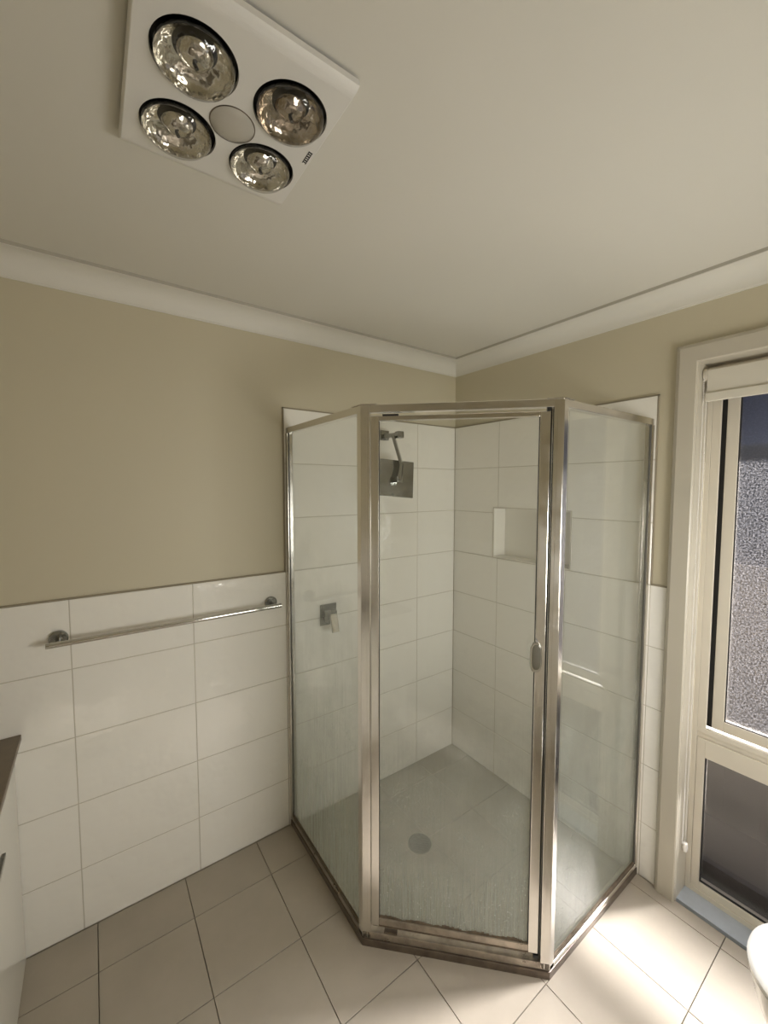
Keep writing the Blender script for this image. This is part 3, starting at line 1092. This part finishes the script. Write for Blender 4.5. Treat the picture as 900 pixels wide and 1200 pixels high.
# lining boards of the opening
for bx, nm in (((0.0, 0.098, WY0, WY0 + 0.019, -0.02, WZ), 'jamb_lining'), ((0.0, 0.098, WY1 - 0.019, WY1, -0.02, WZ), 'jamb_lining'),
               ((0.0, 0.098, WY1 - 0.019, WY0 + 0.019, WZ, WZ + 0.019), 'head_lining')):
    obj(nm, boxes(bx), 'trim_paint', win)
# architrave: profiled board with mitred corners
AW, AT = 0.070, 0.018
aprof = [(0, 0), (0, AT * 0.78), (0.004, AT), (AW - 0.014, AT), (AW - 0.004, AT * 0.7), (AW, AT * 0.35), (AW, 0)]
yo, yi, zo, zi = WY0 + 0.070, WY0 + 0.0, WZ + 0.072, WZ
bm = bmesh.new()
sweep(bm, aprof, (0.0, WY0 + 0.001, 0.0), (0, 1, 0), (-1, 0, 0), 0.0, lambda a, b: WZ + a, (0, 0, 1))
obj('architrave', bm, 'trim_paint', win)
bm = bmesh.new()
sweep(bm, aprof, (0.0, WY1 - 0.001, 0.0), (0, -1, 0), (-1, 0, 0), 0.0, lambda a, b: WZ + a, (0, 0, 1))
obj('architrave', bm, 'trim_paint', win)
bm = bmesh.new()
sweep(bm, aprof, (0.0, 0.0, WZ), (0, 0, 1), (-1, 0, 0), lambda a, b: -(WY0 + 0.001 + a), lambda a, b: -(WY1 - 0.001 - a), (0, -1, 0))
obj('architrave', bm, 'trim_paint', win)
# fixed outer frame
FX0, FX1 = 0.098, 0.165
FW = 0.040
obj('frame', boxes((FX0, FX1, WY0 - 0.016, WY0, 0.0, WZ), (FX0, FX1, WY1, WY1 + 0.016, 0.0, WZ),
                   (FX0, FX1, WY1 + 0.016, WY0 - 0.016, 0.0, 0.022), (FX0, FX1, WY1 + 0.016, WY0 - 0.016, WZ - 0.03, WZ)), 'window_aluminium', win, bevel=0.0015)
lowf = obj('lower_sash', boxes((FX0 + 0.004, FX0 + 0.04, WY0 - 0.043, WY0 - 0.017, 0.0225, 0.64), (FX0 + 0.004, FX0 + 0.04, WY1 + 0.017, WY1 + 0.043, 0.0225, 0.64),
                              (FX0 + 0.004, FX0 + 0.04, WY1 + 0.043, WY0 - 0.043, 0.0225, 0.050), (FX0 + 0.004, FX0 + 0.04, WY1 + 0.043, WY0 - 0.043, 0.566, 0.64)),
           'window_aluminium', win, bevel=0.0015)
obj('pane', boxes((FX0 + 0.020, FX0 + 0.025, WY1 + 0.04, WY0 - 0.04, 0.048, 0.57)), 'lower_glass', lowf)
obj('glazing_seal', boxes((FX0 + 0.012, FX0 + 0.020, WY0 - 0.0475, WY0 - 0.043, 0.050, 0.566), (FX0 + 0.012, FX0 + 0.020, WY1 + 0.043, WY0 - 0.0475, 0.050, 0.0535)), 'seal_rubber', lowf)
# transom track below the upper sash
obj('transom', boxes((FX0 + 0.010, FX1, WY1 + 0.016, WY0 - 0.016, 0.641, 0.668), (FX0 + 0.000, FX0 + 0.014, WY1 + 0.016, WY0 - 0.016, 0.664, 0.684)), 'window_aluminium', win, bevel=0.001)
UX = FX0 + 0.034
upf = obj('upper_sash', boxes((UX, UX + 0.03, WY0 - 0.089, WY0 - 0.052, 0.684, 2.04), (UX, UX + 0.03, WY1 + 0.05, WY1 + 0.089, 0.684, 2.04),
                             (UX, UX + 0.03, WY1 + 0.089, WY0 - 0.089, 0.684, 0.722), (UX, UX + 0.03, WY1 + 0.089, WY0 - 0.089, 2.0, 2.04)), 'window_aluminium', win, bevel=0.0015)
obj('pane', boxes((UX + 0.010, UX + 0.015, WY1 + 0.087, WY0 - 0.087, 0.72, 2.002)), 'obscure_glass', upf)
obj('glazing_seal', boxes((UX + 0.004, UX + 0.010, WY0 - 0.0925, WY0 - 0.089, 0.722, 2.0), (UX + 0.004, UX + 0.010, WY1 + 0.089, WY0 - 0.0925, 0.722, 0.7245)), 'seal_rubber', upf)
obj('jamb_cover', boxes((FX0 + 0.001, FX0 + 0.012, WY0 - 0.043, WY0 - 0.0165, 0.684, WZ - 0.031)), 'window_aluminium', win, bevel=0.001)
obj('weather_seal', boxes((UX + 0.002, UX + 0.03, WY0 - 0.0515, WY0 - 0.0165, 0.684, 2.04)), 'seal_rubber', win)

# roller blind inside the reveal
bl = thing('roller_blind', 'cream roller blind rolled up at the top of the window', 'blind', (0.05, (WY0 + WY1) / 2, 2.0))
bm = bmesh.new()
ye0, ye1 = WY1 + 0.012, WY0 - 0.0135
tube(bm, [(0.062, ye0, 2.040), (0.062, ye1, 2.040)], 0.022, 20)
obj('roll', bm, 'blind_fabric', bl, smooth=True)
obj('fabric', boxes((0.0385, 0.0395, ye0, ye1, 1.968, 2.050)), 'blind_fabric', bl)
obj('bottom_rail', boxes((0.031, 0.046, ye0 - 0.002, ye1 + 0.004, 1.937, 1.9685)), 'blind_fabric', bl, bevel=0.003)
bm = bmesh.new()
lathe(bm, [(0, 0.006), (0.021, 0.006), (0.023, 0.0), (0.023, -0.004), (0.0, -0.004)], (0.047, WY0 - 0.007, 2.036), (0, -1, 0), 28)
obj('bracket', bm, 'trim_paint', bl, smooth=True)
bm = bmesh.new()                                         # beaded loop
zz = 0.235
pts = []
while zz < 2.03:
    pts.append((0.030, WY0 - 0.006, zz))
    pts.append((0.062, WY0 - 0.006, zz))
    zz += 0.0065
for k in range(9):
    a = math.pi * k / 8
    pts.append((0.046 - 0.016 * math.cos(a), WY0 - 0.006, 0.235 - 0.02 * math.sin(a)))
for p in pts:
    bmesh.ops.create_icosphere(bm, subdivisions=1, radius=0.0024, matrix=Matrix.Translation(p))
ch = obj('bead_chain', bm, 'clear_chain', bl, smooth=True)
bm = bmesh.new()
lathe(bm, [(0, 0.018), (0.008, 0.016), (0.010, 0.0), (0.008, -0.016), (0, -0.018)], (0.046, WY0 - 0.0105, 0.205), (0, 0, 1), 16)
obj('chain_weight', bm, 'clear_chain', bl, smooth=True)

# ------------------------------------------------------------------ toilet
TX, TY = -0.425, -1.525                      # tip of the lid
toi = thing('toilet', 'white toilet with closed lid in front of the window', 'toilet', (TX, -1.85, 0))


def bowl_outline(hw, length, off=0.0, n=40, e=2.3):
    """D shape pointing +y, tip at TY-off"""
    pts = []
    L = length
    for k in range(n + 1):
        a = math.pi * k / n
        ca, sa = math.cos(a), math.sin(a)
        pts.append((TX + hw * math.copysign(abs(ca) ** (2 / e), ca), TY - off - 0.27 + 0.27 * abs(sa) ** (2 / e)))
    pts.append((TX - hw * 0.9, TY - off - L))
    pts.append((TX + hw * 0.9, TY - off - L))
    return pts


def loft(bm, sections):
    rings = [[bm.verts.new((x, y, z)) for x, y in pts] for pts, z in sections]
    n = len(rings[0])
    for a, b in zip(rings, rings[1:]):
        for k in range(n):
            bm.faces.new((a[k], a[(k + 1) % n], b[(k + 1) % n], b[k]))
    bm.faces.new(rings[0][::-1])
    bm.faces.new(rings[-1])


bm = bmesh.new()
loft(bm, [(bowl_outline(0.120, 0.52, 0.10), 0.0), (bowl_outline(0.118, 0.52, 0.10), 0.05), (bowl_outline(0.130, 0.52, 0.075), 0.18),
          (bowl_outline(0.160, 0.50, 0.035), 0.29), (bowl_outline(0.174, 0.48, 0.014), 0.355), (bowl_outline(0.175, 0.48, 0.012), 0.395)])
obj('pan', bm, 'porcelain', toi, smooth=True)
bm = bmesh.new()
loft(bm, [(bowl_outline(0.178, 0.43, 0.005), 0.397), (bowl_outline(0.182, 0.43, 0.002), 0.402), (bowl_outline(0.182, 0.43, 0.002), 0.411), (bowl_outline(0.178, 0.43, 0.005), 0.414)])
obj('seat', bm, 'porcelain', toi, smooth=True)
bm = bmesh.new()
loft(bm, [(bowl_outline(0.178, 0.44, 0.006), 0.416), (bowl_outline(0.186, 0.44, -0.001), 0.421), (bowl_outline(0.186, 0.44, -0.001), 0.428),
          (bowl_outline(0.178, 0.44, 0.007), 0.435), (bowl_outline(0.150, 0.42, 0.03), 0.440)])
obj('lid', bm, 'porcelain', toi, smooth=True)
cis = obj('cistern', boxes((TX - 0.185, TX + 0.185, YB + TH + 0.002, YB + 0.165, 0.40, 0.80)), 'porcelain', toi, bevel=0.02, smooth=True)
obj('cistern_lid', boxes((TX - 0.192, TX + 0.192, YB + TH + 0.001, YB + 0.172, 0.801, 0.832)), 'porcelain', toi, bevel=0.008, smooth=True)
bm = bmesh.new()
lathe(bm, [(0, 0.006), (0.020, 0.006), (0.022, 0.0)], (TX, YB + 0.09, 0.832))
obj('flush_button', bm, 'chrome', toi, smooth=True)

# ------------------------------------------------------------------ outside the window
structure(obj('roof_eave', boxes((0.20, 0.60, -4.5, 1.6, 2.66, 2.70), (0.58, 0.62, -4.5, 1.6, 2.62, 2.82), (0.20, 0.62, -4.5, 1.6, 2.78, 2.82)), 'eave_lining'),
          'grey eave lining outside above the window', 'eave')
obj('sun_blocker', boxes((0.205, 0.215, WY1 - 0.3, WY0 + 0.5, 1.785, 2.12), (0.2, 0.215, WY1 - 0.3, WY0 + 0.5, 2.10, 2.12)), 'blocker_blue', win)  # added board that shades the glass top and draws its dark band
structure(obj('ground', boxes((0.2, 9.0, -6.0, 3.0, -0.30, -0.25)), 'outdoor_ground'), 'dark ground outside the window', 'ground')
sl = obj('sill_shade_block', boxes((0.166, 0.30, WY1 - 0.1, WY0 + 0.1, -0.06, -0.01), (0.172, 0.20, WY1 - 0.1, WY0 + 0.1, -0.01, 0.10)), 'dark_brick', win)  # upstand added to keep sun off the floor strip indoors
fence = thing('shade_fence', 'guessed low dark timber fence shading the lower window pane', 'fence', (1.0, -1.5, -0.25))  # guessed fence, its height set to block low sun
for k in range(26):
    y = -3.4 + 0.152 * k
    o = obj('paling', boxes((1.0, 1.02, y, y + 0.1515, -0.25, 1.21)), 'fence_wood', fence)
for z in (0.0, 0.8):
    obj('fence_rail', boxes((1.021, 1.06, -3.4, 0.55, z, z + 0.09)), 'fence_wood', fence)
nb = obj('backdrop_wall', boxes((3.4, 3.6, -7.0, 7.0, -0.3, 3.0)), 'render_wall')  # guessed wall, added to keep bright sky out of the upper pane
tag(nb, 'added dark rendered backdrop wall behind the upper window pane', 'building')
